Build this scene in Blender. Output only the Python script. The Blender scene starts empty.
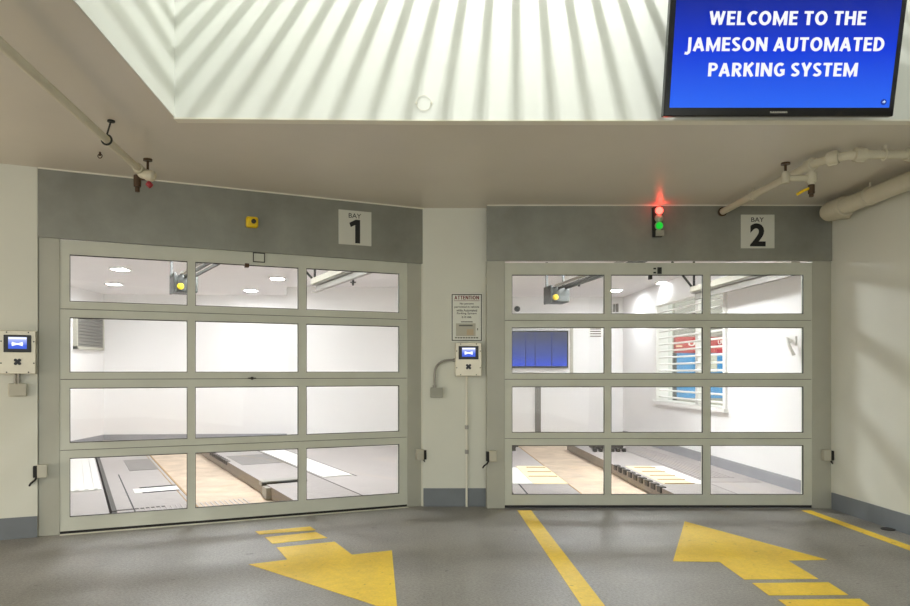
import bpy, bmesh, math, random
from mathutils import Matrix, Vector
random.seed(4)
sc = bpy.context.scene
COL = sc.collection
PI = math.pi
# ------------------------------------------------------------------ survey of the place
f, CX, CY, H = 700.0, 420.0, 372.0, 1.37          # focal length, level line and eye height of the photograph
def F(px, py, Z=0.0):                              # point on a level plane at height Z
    d = f*(H-Z)/(py-CY); return Vector(((px-CX)/f*d, d, Z))
def C(px, py, z):                                  # point at z above eye height
    d = f*z/(CY-py); return Vector(((px-CX)/f*d, d, H+z))
def D(px, py, d):                                  # point on a frontal plane at distance d
    return Vector(((px-CX)/f*d, d, H+(CY-py)/f*d))
def D1(px): return 1/((0.2047-.0000979*px)*600/f)  # distance of the angled bay 1 wall
def P1(px): d = D1(px); return Vector(((px-CX)/f*d, d, 0))
def Z1(px, py): return H+(CY-py)*D1(px)/f
B1 = P1(59.4); _e = P1(407.3)-B1
T1 = math.atan2(_e.y, _e.x)
F1 = Matrix.Translation(B1) @ Matrix.Rotation(T1, 4, 'Z')
def U1(px): return (P1(px)-B1).length*(1 if px >= 59.4 else -1)
Y2 = 7.0
F2 = Matrix.Translation((0.84, Y2, 0))
def X2(px): return (px-CX)/100-0.84
def Zb(py): return H+(CY-py)/100
YP = 7.14                                           # pier between the doors
YW = f*1.672/252                                    # back wall of the light well
def ceil_z(x): return H+1.672+max(0, .0085*(.03-x))

# ------------------------------------------------------------------ materials
def lin(c):
    def g(v):
        v /= 255; return v/12.92 if v <= .04045 else ((v+.055)/1.055)**2.4
    return tuple(g(v) for v in c)+(1,)
MATS = {}
def mat(name, rgb, rough=.5, metal=0, noise=None, bump=None, spec=.5, coat=0):
    m = bpy.data.materials.new(name); m.use_nodes = True
    nt = m.node_tree; b = nt.nodes['Principled BSDF']
    b.inputs['Base Color'].default_value = lin(rgb)
    b.inputs['Roughness'].default_value = rough
    b.inputs['Metallic'].default_value = metal
    b.inputs['Specular IOR Level'].default_value = spec
    tc = nt.nodes.new('ShaderNodeTexCoord')
    if noise:
        sx, amt = noise[0], noise[1]
        mp = nt.nodes.new('ShaderNodeMapping'); nt.links.new(tc.outputs['Object'], mp.inputs[0])
        if len(noise) > 2: mp.inputs['Scale'].default_value = noise[2]
        n = nt.nodes.new('ShaderNodeTexNoise'); n.inputs['Scale'].default_value = sx
        n.inputs['Detail'].default_value = 6; n.inputs['Roughness'].default_value = .6
        nt.links.new(mp.outputs[0], n.inputs['Vector'])
        r = nt.nodes.new('ShaderNodeValToRGB')
        c = lin(rgb)
        r.color_ramp.elements[0].position = .3; r.color_ramp.elements[1].position = .7
        r.color_ramp.elements[0].color = tuple(v*(1-amt) for v in c[:3])+(1,)
        r.color_ramp.elements[1].color = tuple(min(1, v*(1+amt)) for v in c[:3])+(1,)
        nt.links.new(n.outputs['Fac'], r.inputs[0]); nt.links.new(r.outputs[0], b.inputs['Base Color'])
    if bump:
        n = nt.nodes.new('ShaderNodeTexNoise'); n.inputs['Scale'].default_value = bump[0]; n.inputs['Detail'].default_value = 4
        nt.links.new(tc.outputs['Object'], n.inputs['Vector'])
        bp = nt.nodes.new('ShaderNodeBump'); bp.inputs['Strength'].default_value = bump[1]; bp.inputs['Distance'].default_value = .01
        nt.links.new(n.outputs['Fac'], bp.inputs['Height']); nt.links.new(bp.outputs[0], b.inputs['Normal'])
    MATS[name] = m; return m
def emit(name, rgb, strength, rgb2=None, zr=None):
    m = bpy.data.materials.new(name); m.use_nodes = True
    nt = m.node_tree; b = nt.nodes['Principled BSDF']
    b.inputs['Base Color'].default_value = (0.01, .01, .01, 1); b.inputs['Roughness'].default_value = .3; b.inputs['Specular IOR Level'].default_value = .15
    b.inputs['Emission Color'].default_value = lin(rgb); b.inputs['Emission Strength'].default_value = strength
    if rgb2:                                        # a picture shown on a lit screen: two colours from bottom to top
        tc = nt.nodes.new('ShaderNodeTexCoord'); sp = nt.nodes.new('ShaderNodeSeparateXYZ')
        nt.links.new(tc.outputs['Object'], sp.inputs[0])
        mr = nt.nodes.new('ShaderNodeMapRange'); mr.inputs[1].default_value = zr[0]; mr.inputs[2].default_value = zr[1]
        nt.links.new(sp.outputs['Z'], mr.inputs[0])
        r = nt.nodes.new('ShaderNodeValToRGB')
        r.color_ramp.elements[0].color = lin(rgb); r.color_ramp.elements[1].color = lin(rgb2)
        if len(zr) > 2:
            e = r.color_ramp.elements.new(zr[2]); e.color = lin(zr[3])
        nt.links.new(mr.outputs[0], r.inputs[0]); nt.links.new(r.outputs[0], b.inputs['Emission Color'])
    MATS[name] = m; return m

def glass_mat():
    m = bpy.data.materials.new('clear_glass'); m.use_nodes = True
    nt = m.node_tree; nt.nodes.remove(nt.nodes['Principled BSDF'])
    t = nt.nodes.new('ShaderNodeBsdfTransparent'); t.inputs[0].default_value = (.95, .965, .955, 1)
    g = nt.nodes.new('ShaderNodeBsdfGlossy'); g.inputs['Roughness'].default_value = .02
    lw = nt.nodes.new('ShaderNodeLayerWeight'); lw.inputs[0].default_value = .5      # thin sheet: same both ways
    pw = nt.nodes.new('ShaderNodeMath'); pw.operation = 'POWER'; pw.inputs[1].default_value = 5
    fr = nt.nodes.new('ShaderNodeMath'); fr.operation = 'MULTIPLY_ADD'; fr.inputs[1].default_value = .7; fr.inputs[2].default_value = .025
    nt.links.new(lw.outputs['Facing'], pw.inputs[0]); nt.links.new(pw.outputs[0], fr.inputs[0])
    mx = nt.nodes.new('ShaderNodeMixShader')
    nt.links.new(fr.outputs[0], mx.inputs[0]); nt.links.new(t.outputs[0], mx.inputs[1]); nt.links.new(g.outputs[0], mx.inputs[2])
    nt.links.new(mx.outputs[0], nt.nodes['Material Output'].inputs['Surface'])
    MATS['clear_glass'] = m; return m

M_floor = mat('garage_floor', (148, 144, 138), .34, 0, (1.7, .13), (110, .35))
def grain(m, scale, lo, dots=None):
    nt = m.node_tree; b = nt.nodes['Principled BSDF']; src = b.inputs['Base Color'].links[0].from_socket
    tc = nt.nodes.new('ShaderNodeTexCoord'); last = src
    for sc_, p0, p1, dark in ((scale, .35, .65, lo),)+((dots,) if dots else ()):
        n = nt.nodes.new('ShaderNodeTexNoise'); n.inputs['Scale'].default_value = sc_; n.inputs['Detail'].default_value = 3
        nt.links.new(tc.outputs['Object'], n.inputs['Vector'])
        r = nt.nodes.new('ShaderNodeValToRGB'); r.color_ramp.elements[0].position = p0; r.color_ramp.elements[1].position = p1
        r.color_ramp.elements[0].color = (dark, dark, dark, 1); nt.links.new(n.outputs['Fac'], r.inputs[0])
        mx = nt.nodes.new('ShaderNodeMix'); mx.data_type = 'RGBA'; mx.blend_type = 'MULTIPLY'; mx.inputs[0].default_value = 1
        nt.links.new(last, mx.inputs[6]); nt.links.new(r.outputs[0], mx.inputs[7]); last = mx.outputs[2]
    nt.links.new(last, b.inputs['Base Color'])
grain(M_floor, 55, .68, (9, .26, .31, .55))
M_ceil = mat('soffit_paint', (214, 208, 197), .36, 0, (.8, .04), (6, .05))
M_wall = mat('wall_paint', (221, 222, 211), .6, 0, (1.2, .03), (40, .05))
M_well = mat('light_well_paint', (228, 230, 224), .7, 0, (2, .015))
M_room = mat('bay_wall_paint', (243, 241, 240), .7, 0, (1, .015))
M_roomc = mat('bay_ceiling_paint', (238, 235, 235), .8, 0, (1, .02))
M_base = mat('baseboard_paint', (118, 124, 130), .5, 0, (3, .08))
M_base2 = mat('bay_baseboard_paint', (156, 156, 160), .5, 0, (3, .06))
M_frame = mat('door_frame_paint', (206, 208, 196), .45, 0, (2.5, .05))
M_steel = mat('surround_steel', (143, 144, 136), .42, .25, (2.2, .16), (30, .03))
M_jamb = mat('jamb_paint', (180, 180, 168), .45, .1, (1.6, .06))
M_trim = mat('trim_paint', (236, 233, 220), .6)
M_black = mat('black_rubber', (22, 22, 22), .6)
M_gasket = mat('dark_gasket', (48, 46, 42), .6)
M_pipe = mat('painted_pipe', (205, 199, 178), .5, 0, (6, .04))
M_brass = mat('dark_bronze', (84, 66, 50), .4, .6)
M_red = mat('red_cap', (160, 40, 48), .5)
M_yellow = mat('yellow_plastic', (232, 196, 22), .4)
M_paint = mat('yellow_road_paint', (242, 204, 50), .5, 0, (14, .07), (90, .2))
grain(M_paint, 60, .9, (16, .27, .32, .5))
M_sign = mat('sign_face', (212, 213, 203), .5)
M_notice = mat('notice_face', (232, 233, 224), .5)
M_ink = mat('black_ink', (24, 24, 24), .6)
M_ssteel = mat('stainless_steel', (206, 199, 180), .36, .55, (5, .08))
M_grey = mat('grey_plastic', (165, 165, 152), .5)
M_dark = mat('dark_plastic', (34, 36, 42), .4)
M_bezel = mat('gloss_black', (9, 9, 12), .18)
M_zinc = mat('zinc_steel', (160, 157, 150), .45, .35, (4, .08))
M_motor = mat('motor_casing', (44, 46, 43), .5, .2, (6, .1))
M_vent = mat('vent_metal', (122, 118, 111), .5)
M_white = mat('white_enamel', (242, 240, 236), .5)
M_plate = mat('platform_plate', (172, 165, 162), .5, .2, (7, .16, (1, 6, 1)), (50, .1))
M_groove = mat('platform_groove', (66, 61, 57), .6)
M_chk = mat('checker_plate', (132, 127, 124), .5, .2, (9, .2, (1, 5, 1)))
M_side = mat('platform_side', (134, 122, 110), .6, 0, (3, .1))
M_conc = mat('bay_concrete', (206, 186, 164), .7, 0, (2.6, .2), (40, .1))
M_slab = mat('bay_slab', (184, 177, 174), .6, 0, (1.5, .04))
M_tile = mat('white_tread', (240, 238, 234), .5)
M_worn = mat('worn_yellow_tread', (242, 226, 186), .6, 0, (7, .12, (1, 4, 1)))
M_ochre = mat('ochre_line', (168, 132, 78), .6, 0, (9, .15))
M_glass = glass_mat()
M_redsign = mat('red_fascia', (176, 40, 44), .5, 0, (3, .2))
M_blue = mat('blue_panel', (58, 140, 200), .5, 0, (.9, .3))
M_shut = mat('shutter_grey', (150, 146, 140), .5)
M_ltgrey = mat('pale_grey', (190, 187, 172), .5)
M_greek = mat('small_print', (108, 108, 100), .6)
M_brown = mat('sign_brown', (196, 178, 148), .6)
M_redink = mat('red_ink', (120, 28, 24), .6)

# ------------------------------------------------------------------ mesh kit
class MB:
    def __init__(s): s.bm = bmesh.new()
    def _faces(s, vs, faces, mi=0):
        v = [s.bm.verts.new(p) for p in vs]
        for fc in faces:
            try: q = s.bm.faces.new([v[i] for i in fc]); q.material_index = mi
            except ValueError: pass
        return s
    def box(s, x0, x1, y0, y1, z0, z1, mi=0):
        return s._faces([(x0,y0,z0),(x1,y0,z0),(x1,y1,z0),(x0,y1,z0),(x0,y0,z1),(x1,y0,z1),(x1,y1,z1),(x0,y1,z1)],
                 [(0,3,2,1),(4,5,6,7),(0,1,5,4),(1,2,6,5),(2,3,7,6),(3,0,4,7)], mi)
    def prism(s, poly, off, mi=0):
        n = len(poly); off = Vector(off); a = [Vector(p) for p in poly]
        vs = a+[p+off for p in a]
        s._faces(vs, [tuple(reversed(range(n))), tuple(range(n, 2*n))]+[(i,(i+1)%n,n+(i+1)%n,n+i) for i in range(n)], mi)
        return s
    def slab(s, poly, z0, z1, mi=0):                # plan polygon between two heights
        return s.prism([(p[0], p[1], z0) for p in poly], (0, 0, z1-z0), mi)
    def ring(s, c, ax, r, n):
        ax = Vector(ax).normalized()
        up = Vector((0,0,1)) if abs(ax.z) < .9 else Vector((1,0,0))
        a = ax.cross(up).normalized(); b = ax.cross(a)
        return [Vector(c)+a*(r*math.cos(2*PI*i/n))+b*(r*math.sin(2*PI*i/n)) for i in range(n)]
    def cyl(s, p0, p1, r, r2=None, n=16, mi=0):
        p0, p1 = Vector(p0), Vector(p1); r2 = r if r2 is None else r2
        A = s.ring(p0, p1-p0, r, n); B = s.ring(p1, p1-p0, r2, n)
        return s._faces(A+B, [tuple(reversed(range(n))), tuple(range(n, 2*n))]+[(i,(i+1)%n,n+(i+1)%n,n+i) for i in range(n)], mi)
    def lathe(s, p0, ax, prof, n=20, mi=0):         # prof: (distance along axis, radius)
        p0 = Vector(p0); ax = Vector(ax).normalized(); vs = []
        for t, r in prof: vs += s.ring(p0+ax*t, ax, max(r, 1e-4), n)
        m = len(prof)
        fs = [tuple(reversed(range(n))), tuple(range((m-1)*n, m*n))]
        for k in range(m-1):
            for i in range(n): fs.append((k*n+i, k*n+(i+1)%n, (k+1)*n+(i+1)%n, (k+1)*n+i))
        return s._faces(vs, fs, mi)
    def tube(s, pts, r, n=12, mi=0):
        pts = [Vector(p) for p in pts]; vs = []; m = len(pts); prev = None
        for k, p in enumerate(pts):
            t = (pts[min(k+1, m-1)]-pts[max(k-1, 0)]).normalized()
            if prev is None:
                up = Vector((0,0,1)) if abs(t.z) < .9 else Vector((1,0,0))
                a = t.cross(up).normalized()
            else: a = (prev-t*prev.dot(t)).normalized()
            prev = a; b = t.cross(a)
            vs += [p+a*(r*math.cos(2*PI*i/n))+b*(r*math.sin(2*PI*i/n)) for i in range(n)]
        fs = [tuple(reversed(range(n))), tuple(range((m-1)*n, m*n))]
        for k in range(m-1):
            for i in range(n): fs.append((k*n+i, k*n+(i+1)%n, (k+1)*n+(i+1)%n, (k+1)*n+i))
        return s._faces(vs, fs, mi)
    def torus(s, c, ax, R, r, n=20, k=8, mi=0):
        pts = s.ring(c, ax, R, n); ax = Vector(ax).normalized(); vs = []
        for p in pts:
            o = (p-Vector(c)).normalized()
            vs += [p+o*(r*math.cos(2*PI*j/k))+ax*(r*math.sin(2*PI*j/k)) for j in range(k)]
        return s._faces(vs, [(i*k+j, i*k+(j+1)%k, ((i+1)%n)*k+(j+1)%k, ((i+1)%n)*k+j) for i in range(n) for j in range(k)], mi)
    def text(s, body, x0, x1, z0, z1, y, depth=.002, bold=.02, mi=0):
        """lettering standing in the local x-z plane, facing -y, fitted to the given extents"""
        cu = bpy.data.curves.new('t', 'FONT'); cu.body = body; cu.extrude = .01; cu.offset = bold; cu.resolution_u = 4
        ob = bpy.data.objects.new('t', cu); COL.objects.link(ob)
        dg = bpy.context.evaluated_depsgraph_get(); me = bpy.data.meshes.new_from_object(ob.evaluated_get(dg))
        xs = [v.co.x for v in me.vertices]; ys = [v.co.y for v in me.vertices]
        ax, bx, ay, by = min(xs), max(xs), min(ys), max(ys)
        for v in me.vertices:
            x, yy, zz = v.co
            v.co = (x0+(x-ax)/(bx-ax)*(x1-x0), y-depth*(zz+.01)/.02, z0+(yy-ay)/(by-ay)*(z1-z0))
        k = len(s.bm.faces); s.bm.from_mesh(me); s.bm.faces.ensure_lookup_table()
        for fc in s.bm.faces[k:]: fc.material_index = mi
        bpy.data.objects.remove(ob); bpy.data.curves.remove(cu); bpy.data.meshes.remove(me)
        return s
    def stroke(s, pts, t, y, depth, closed=False, mi=0):
        P = [Vector((p[0], p[1])) for p in pts]; n = len(P); L, Rr = [], []
        for i in range(n):
            a = P[i-1] if (i > 0 or closed) else None; c = P[(i+1) % n] if (i < n-1 or closed) else None
            d0 = (P[i]-a).normalized() if a is not None else (c-P[i]).normalized()
            d1 = (c-P[i]).normalized() if c is not None else d0
            n0 = Vector((-d0.y, d0.x)); n1_ = Vector((-d1.y, d1.x)); m = (n0+n1_).normalized()
            k = t/2/max(.45, m.dot(n0)); L.append(P[i]+m*k); Rr.append(P[i]-m*k)
        m = n if closed else n-1
        for i in range(m):
            j = (i+1) % n; q = [L[i], L[j], Rr[j], Rr[i]]
            s.prism([(v.x, y, v.y) for v in q], (0, -depth, 0), mi)
        return s
    def words(s, body, x0, x1, z0, z1, y, depth=.002, t=.2, mi=0):
        """bold sans capitals built from strokes, fitted to the given extents"""
        h, x, out = t/2, 0, []
        for ch in body:
            if ch == ' ': x += .3; continue
            w, st = GLYPH(ch, t)
            out.append((x, st)); x += w+.13
        W = x-.13; sx = (x1-x0)/W; sz = z1-z0
        for xo, st in out:
            for pts, closed, tk in st:
                k = len(s.bm.verts)
                s.stroke([(xo+p[0], p[1]) for p in pts], tk, 0, 1, closed, mi)
                s.bm.verts.ensure_lookup_table()
                for v in s.bm.verts[k:]: v.co = (x0+v.co.x*sx, y+v.co.y*depth, z0+v.co.z*sz)
        return s
    def build(s, name, mats, parent=None, bevel=0, M=None):
        me = bpy.data.meshes.new(name)
        bmesh.ops.recalc_face_normals(s.bm, faces=s.bm.faces[:])
        if M is not None: s.bm.transform(M)
        s.bm.to_mesh(me); s.bm.free()
        for m in (mats if isinstance(mats, (list, tuple)) else [mats]): me.materials.append(m)
        for p in me.polygons: p.use_smooth = True
        me.set_sharp_from_angle(angle=math.radians(35))
        o = bpy.data.objects.new(name, me); COL.objects.link(o)
        if parent is not None: o.parent = parent
        if bevel:
            b = o.modifiers.new('edge', 'BEVEL'); b.width = bevel; b.segments = 2; b.limit_method = 'ANGLE'; b.angle_limit = math.radians(40)
        return o
def GLYPH(c, t):
    h, b = t/2, t*.84; q = b/2
    def arc(cx, cz, rx, rz, a0, a1, n=14):
        return [(cx+rx*math.cos(math.radians(a0+(a1-a0)*i/n)), cz+rz*math.sin(math.radians(a0+(a1-a0)*i/n))) for i in range(n+1)]
    S = lambda *p: (list(p), False, t)
    B_ = lambda *p: (list(p), False, b)
    if c == 'I': return t, [S((h, 0), (h, 1))]
    if c == 'L': return .52, [S((h, 0), (h, 1)), B_((h, q), (.52, q))]
    if c == 'E': return .53, [S((h, 0), (h, 1)), B_((h, q), (.53, q)), B_((h, 1-q), (.53, 1-q)), B_((h, .52), (.5, .52))]
    if c == 'T': return .58, [S((.29, 0), (.29, 1)), B_((0, 1-q), (.58, 1-q))]
    if c == 'H': return .7, [S((h, 0), (h, 1)), S((.7-h, 0), (.7-h, 1)), B_((h, .53), (.7-h, .53))]
    if c == 'N': return .74, [S((h, 0), (h, 1)), S((.74-h, 0), (.74-h, 1)), S((h+.01, .96), (.74-h-.01, .04))]
    if c == 'M': return .92, [S((h, 0), (h, 1)), S((.92-h, 0), (.92-h, 1)), ([(h+.02, .95), (.46, .1), (.92-h-.02, .95)], False, t*.85)]
    if c == 'W': return 1.02, [([(h*.8, 1), (.28, .06)], False, t*.9), ([(.28, .02), (.51, .98)], False, t*.85), ([(.51, .98), (.74, .02)], False, t*.85), ([(.74, .06), (1.02-h*.8, 1)], False, t*.9)]
    if c == 'A': return .74, [([(h*.8, 0), (.37, .97)], False, t*.95), ([(.37, .97), (.74-h*.8, 0)], False, t*.95), B_((.2, .3), (.54, .3))]
    if c == 'K': return .68, [S((h, 0), (h, 1)), ([(h, .42), (.68-h*.9, 1)], False, t), ([(.27, .6), (.68-h*.9, 0)], False, t)]
    if c == 'Y': return .66, [S((.33, 0), (.33, .42)), ([(.33, .4), (h*.7, 1)], False, t), ([(.33, .4), (.66-h*.7, 1)], False, t)]
    if c in 'PRB':
        st = [S((h, 0), (h, 1)), (([(h, 1-q), (.3, 1-q)]+arc(.32, .7, .2, .3-q, 90, -90)[1:-1]+[(.3, .4+q), (h, .4+q)]), False, b*1.05)]
        if c == 'R': st.append(([(.3, .45), (.63-h*.6, 0)], False, t)); return .64, st
        return .58, st
    if c == 'D': return .7, [S((h, 0), (h, 1)), (([(h, 1-q), (.25, 1-q)]+arc(.27, .5, .43-h, .5-q, 90, -90)[1:-1]+[(.25, q), (h, q)]), False, b*1.08)]
    if c == 'O': return .8, [(arc(.4, .5, .4-h, .5-q, 0, 360, 26)[:-1], True, t*.98)]
    if c == 'C': return .62, [(arc(.4, .5, .4-h, .5-q, 52, 308, 20), False, t*.95)]
    if c == 'G': return .72, [(arc(.4, .5, .4-h, .5-q, 52, 310, 20)+[(.72-h, .14)], False, t*.95), S((.72-h, .1), (.72-h, .54)), B_((.42, .54-q), (.72-h, .54-q))]
    if c == 'U': return .72, [([(h, 1), (h, .38)]+arc(.36, .36, .36-h, .36-q, 180, 360)[1:-1]+[(.72-h, .38), (.72-h, 1)], False, t)]
    if c == 'J': return .34, [([(.34-h, 1), (.34-h, .05), (.29-h, -.1), (.1, -.17), (-.06, -.14)], False, t*.95)]
    if c == 'S': return .54, [(arc(.29, .735, .2, .265-q, 35, 235, 12)[:-1]+arc(.25, .265, .22, .265-q+.0, 70, -145, 13), False, t*.92)]
    return .5, [S((.25, 0), (.25, 1))]
def tag(o, label=None, cat=None, group=None, kind=None):
    for k, v in (('label', label), ('category', cat), ('group', group), ('kind', kind)):
        if v: o[k] = v
    return o
def thing(name, M, label, cat, group=None, kind=None):
    o = bpy.data.objects.new(name, None); COL.objects.link(o)
    o.empty_display_size = .1
    o.matrix_world = M if isinstance(M, Matrix) else Matrix.Translation(M)
    return tag(o, label, cat, group, kind)
def struct(o, label, cat): return tag(o, label, cat, None, 'structure')
def quad_grid(pts):                                  # helper for flat polygons
    return [Vector(p) for p in pts]

# ================================================================== SETTING
n1 = Vector((-math.sin(T1), math.cos(T1), 0)); e1 = Vector((math.cos(T1), math.sin(T1), 0))
pL = P1(-420); pA = P1(38); pB = Vector((.035, YP, 0)); pC = Vector((.67, YP, 0)); pD = Vector((4.11, Y2+.1, 0))
XR, XL = 4.125, -7.6
# floors
b = MB()
edge = [P1(-420)+n1*.1, P1(423.5)+n1*.1, Vector((.04, YP+.02, 0)), Vector((.67, YP+.02, 0)), Vector((.67, Y2+.12, 0)), Vector((4.3, Y2+.12, 0))]
b.slab([(-7.8, -9), (4.3, -9)]+[tuple(p[:2]) for p in reversed(edge)]+[(-7.8, edge[0].y)], -.2, 0)
struct(b.build('floor', M_floor), 'worn grey sealed concrete driveway floor in front of the two glazed doors', 'floor')

# soffit ceiling with the opening of the light well
oL0, oL1 = C(174, 120, 1.686), C(73, 0, 1.69); oL0 *= YW/oL0.y
dirL = (oL1-oL0); dirL.normalize()
oLn = oL0+dirL*4.4; YF = oLn.y
XWR = 3.36
b = MB()
def cq(pts):
    vs = [(x, y, ceil_z(x)) for x, y in pts]
    b.prism(vs, (0, 0, .12))
cq([(-7.8, -1.2), (-3, -1.2), (-3, 8.2), (-7.8, 8.2)])
cq([(-3, -1.2), (oLn.x, -1.2), (oLn.x, YF), (oL0.x, YW), (oL0.x, 8.2), (-3, 8.2)])
cq([(oL0.x, YW), (.03, YW), (.03, 8.2), (oL0.x, 8.2)])
cq([(.03, YW), (XWR, YW), (XWR, 7.3), (.03, 7.3)])
cq([(XWR, -1.2), (4.4, -1.2), (4.4, 7.3), (XWR, 7.3)])
cq([(oLn.x, -1.2), (.03, -1.2), (.03, YF), (oLn.x, YF)])
cq([(.03, -1.2), (XWR, -1.2), (XWR, YF), (.03, YF)])
struct(b.build('ceiling', M_ceil), 'beige painted soffit round the white light well', 'ceiling')
# light well
ZT = 6.6
b = MB(); b.prism([(oL0.x, YW-.006, ceil_z(oL0.x)+.002), (.03, YW-.006, H+1.674), (XWR+.15, YW-.006, H+1.674), (XWR+.15, YW-.006, ZT), (oL0.x, YW-.006, ZT)], (0, .156, 0)); struct(b.build('wall_back', M_well), 'white wall of the light well facing the viewer, striped with slat shadows', 'wall')
b = MB()
b.prism([(oL0.x+.006, YW, ceil_z(oL0.x)+.002), (oLn.x+.006, YF, ceil_z(oLn.x)+.002), (oLn.x-.15, YF, ceil_z(oLn.x)+.002), (oL0.x-.15, YW, ceil_z(oL0.x)+.002)], (0, 0, ZT-H-1.69))
struct(b.build('wall_left_well', M_well), 'white side wall of the light well, above the left ceiling pipe', 'wall')
b = MB(); b.box(XWR-.006, XWR+.15, YF, YW, H+1.674, ZT); struct(b.build('wall_right_well', M_well), 'white wall of the light well behind the blue welcome screen', 'wall')
b = MB(); b.box(oLn.x-.2, XWR+.2, YF-.15, YF+.006, H+1.692, ZT); struct(b.build('wall_front_well', M_well), 'white near wall of the light well overhead', 'wall')
b = MB(); b.box(oL0.x-.3, XWR+.3, YF-.2, YW+.2, ZT, ZT+.1); struct(b.build('ceiling_well', M_well), 'white lid of the light well', 'ceiling')
# the slatted screen spanning the well, overhead: it stripes the white walls
LX, LZ, LYc = .636, H+697*YW/f, YW-1.75
ZB = H+397*YW/f
b = MB()
for k in range(-15, 18):
    x = LX+k*.162
    if oL0.x+.08 < x < XWR-.05: b.box(x-.025, x+.025, YF+.05, YW-.1, ZB-.015, ZB+.015)
for y in (YF+.6,): b.box(oL0.x+.1, XWR-.02, y-.04, y+.04, ZB+.015, ZB+.1)
tag(struct(b.build('trim_slats', M_well), 'white slats spanning the light well overhead', 'slatted screen'))
b = MB(); cz = ceil_z(oL0.x)
b.prism([(oL0.x, YW-.008, cz-.008), (.03, YW-.008, H+1.664), (.03, YW-.008, H+1.673), (oL0.x, YW-.008, cz+.001)], (0, .078, 0)); b.box(.03, XWR, YW-.008, YW+.07, H+1.664, H+1.673)
struct(b.build('trim_soffit', M_trim), 'pale bead along the soffit edge under the white striped wall', 'trim')

# walls round the doors
def wall_seg(b, A, B, z0, z1, nrm, t): b.prism([(A.x, A.y, z0), (B.x, B.y, z0), (B.x+nrm.x*t, B.y+nrm.y*t, z0), (A.x+nrm.x*t, A.y+nrm.y*t, z0)], (0, 0, z1-z0))
b = MB(); wall_seg(b, P1(-420)+n1*.01, P1(37.4)+n1*.01, 0, 3.2, n1, .2)
struct(b.build('wall_left', M_wall), 'cream wall strip at the left picture edge beside the left door', 'wall')
b = MB(); b.slab([(.03, YP), (.685, YP), (.685, YP+.2), (.06, YP+.2), tuple((P1(423.5)+n1*.25)[:2]), tuple((P1(421)+n1*.07)[:2])], 0, 3.15)
struct(b.build('wall_center', M_wall), 'cream pier between the two doors', 'wall')
b = MB(); b.box(XR, XR+.2, -3, Y2+.25, 0, 3.15); struct(b.build('wall_right', M_wall), 'cream side wall right of bay 2', 'wall')
b = MB()
wall_seg(b, P1(36)+n1*.2, P1(423)+n1*.2, 2.62, 3.25, n1, .12)
b.box(.6, 4.2, Y2+.2, Y2+.32, 2.62, 3.15)
struct(b.build('wall_above_doors', M_room), 'white wall strip over the doors', 'wall')
# baseboards
b = MB(); wall_seg(b, P1(-420)+n1*.012, P1(37.2)+n1*.012, 0, .175, n1, -.012); struct(b.build('baseboard_left', M_base), 'grey painted base band left of bay 1', 'baseboard')
b = MB(); b.box(.035, .67, YP-.01, YP+.01, 0, .185); struct(b.build('baseboard_center', M_base), 'grey painted base band on the pier between the doors', 'baseboard')
b = MB(); b.box(XR-.012, XR+.01, -3, Y2, 0, .165); struct(b.build('baseboard_right', M_base), 'grey painted base band along the cream side wall', 'baseboard')

def Ud(px, off=.03):                                 # along the left door's own plane
    k = (px-CX)/f; o = B1+n1*off; return (o.x-k*o.y)/(k*e1.y-e1.x)
def Xd(px, off=.03): return (px-CX)/f*(Y2+off)-0.84
# steel surrounds: header + jambs
t = thing('trim_1', F1, 'grey steel header and posts framing bay 1', 'door surround', kind='structure')
ua, ub, uj0, uj1 = U1(38), U1(423.5), Ud(58.9)+.007, Ud(407.9)-.007
b = MB(); b.prism([(ua, 0, 2.492), (ub, 0, 2.476), (ub, 0, ceil_z(.03)), (ua, 0, ceil_z(-3.17))], (0, .05, 0)); b.build('header', M_steel, t, .003)
b = MB(); b.prism([(ua, -.008, ceil_z(-3.17)-.012), (ub, -.008, ceil_z(.03)-.012), (ub, -.008, ceil_z(.03)-.001), (ua, -.008, ceil_z(-3.17)-.001)], (0, .02, 0)); b.build('caulk_line', M_trim, t)
b = MB(); b.box(ua, uj0, .024, .16, 0, 2.51); b.build('jamb', M_jamb, t, .003)
b = MB(); b.box(uj1, ub, .024, .16, 0, 2.49); b.build('jamb', M_jamb, t, .003)
t = thing('trim_2', F2, 'grey steel header and posts framing bay 2', 'door surround', kind='structure')
b = MB(); b.box(X2(487), X2(832.5)-.002, 0, .05, 2.482, H+1.672); b.build('header', M_steel, t, .003)
b = MB(); b.box(X2(487), X2(832.5)-.002, -.008, .012, H+1.66, H+1.671); b.build('caulk_line', M_trim, t)
b = MB(); b.box(X2(487), Xd(504)+.007, .024, .16, 0, 2.49); b.build('jamb', M_jamb, t, .003)
b = MB(); b.box(Xd(504)+3.093, X2(832.5), .024, .16, 0, 2.49); b.build('jamb', M_jamb, t, .003)

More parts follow.
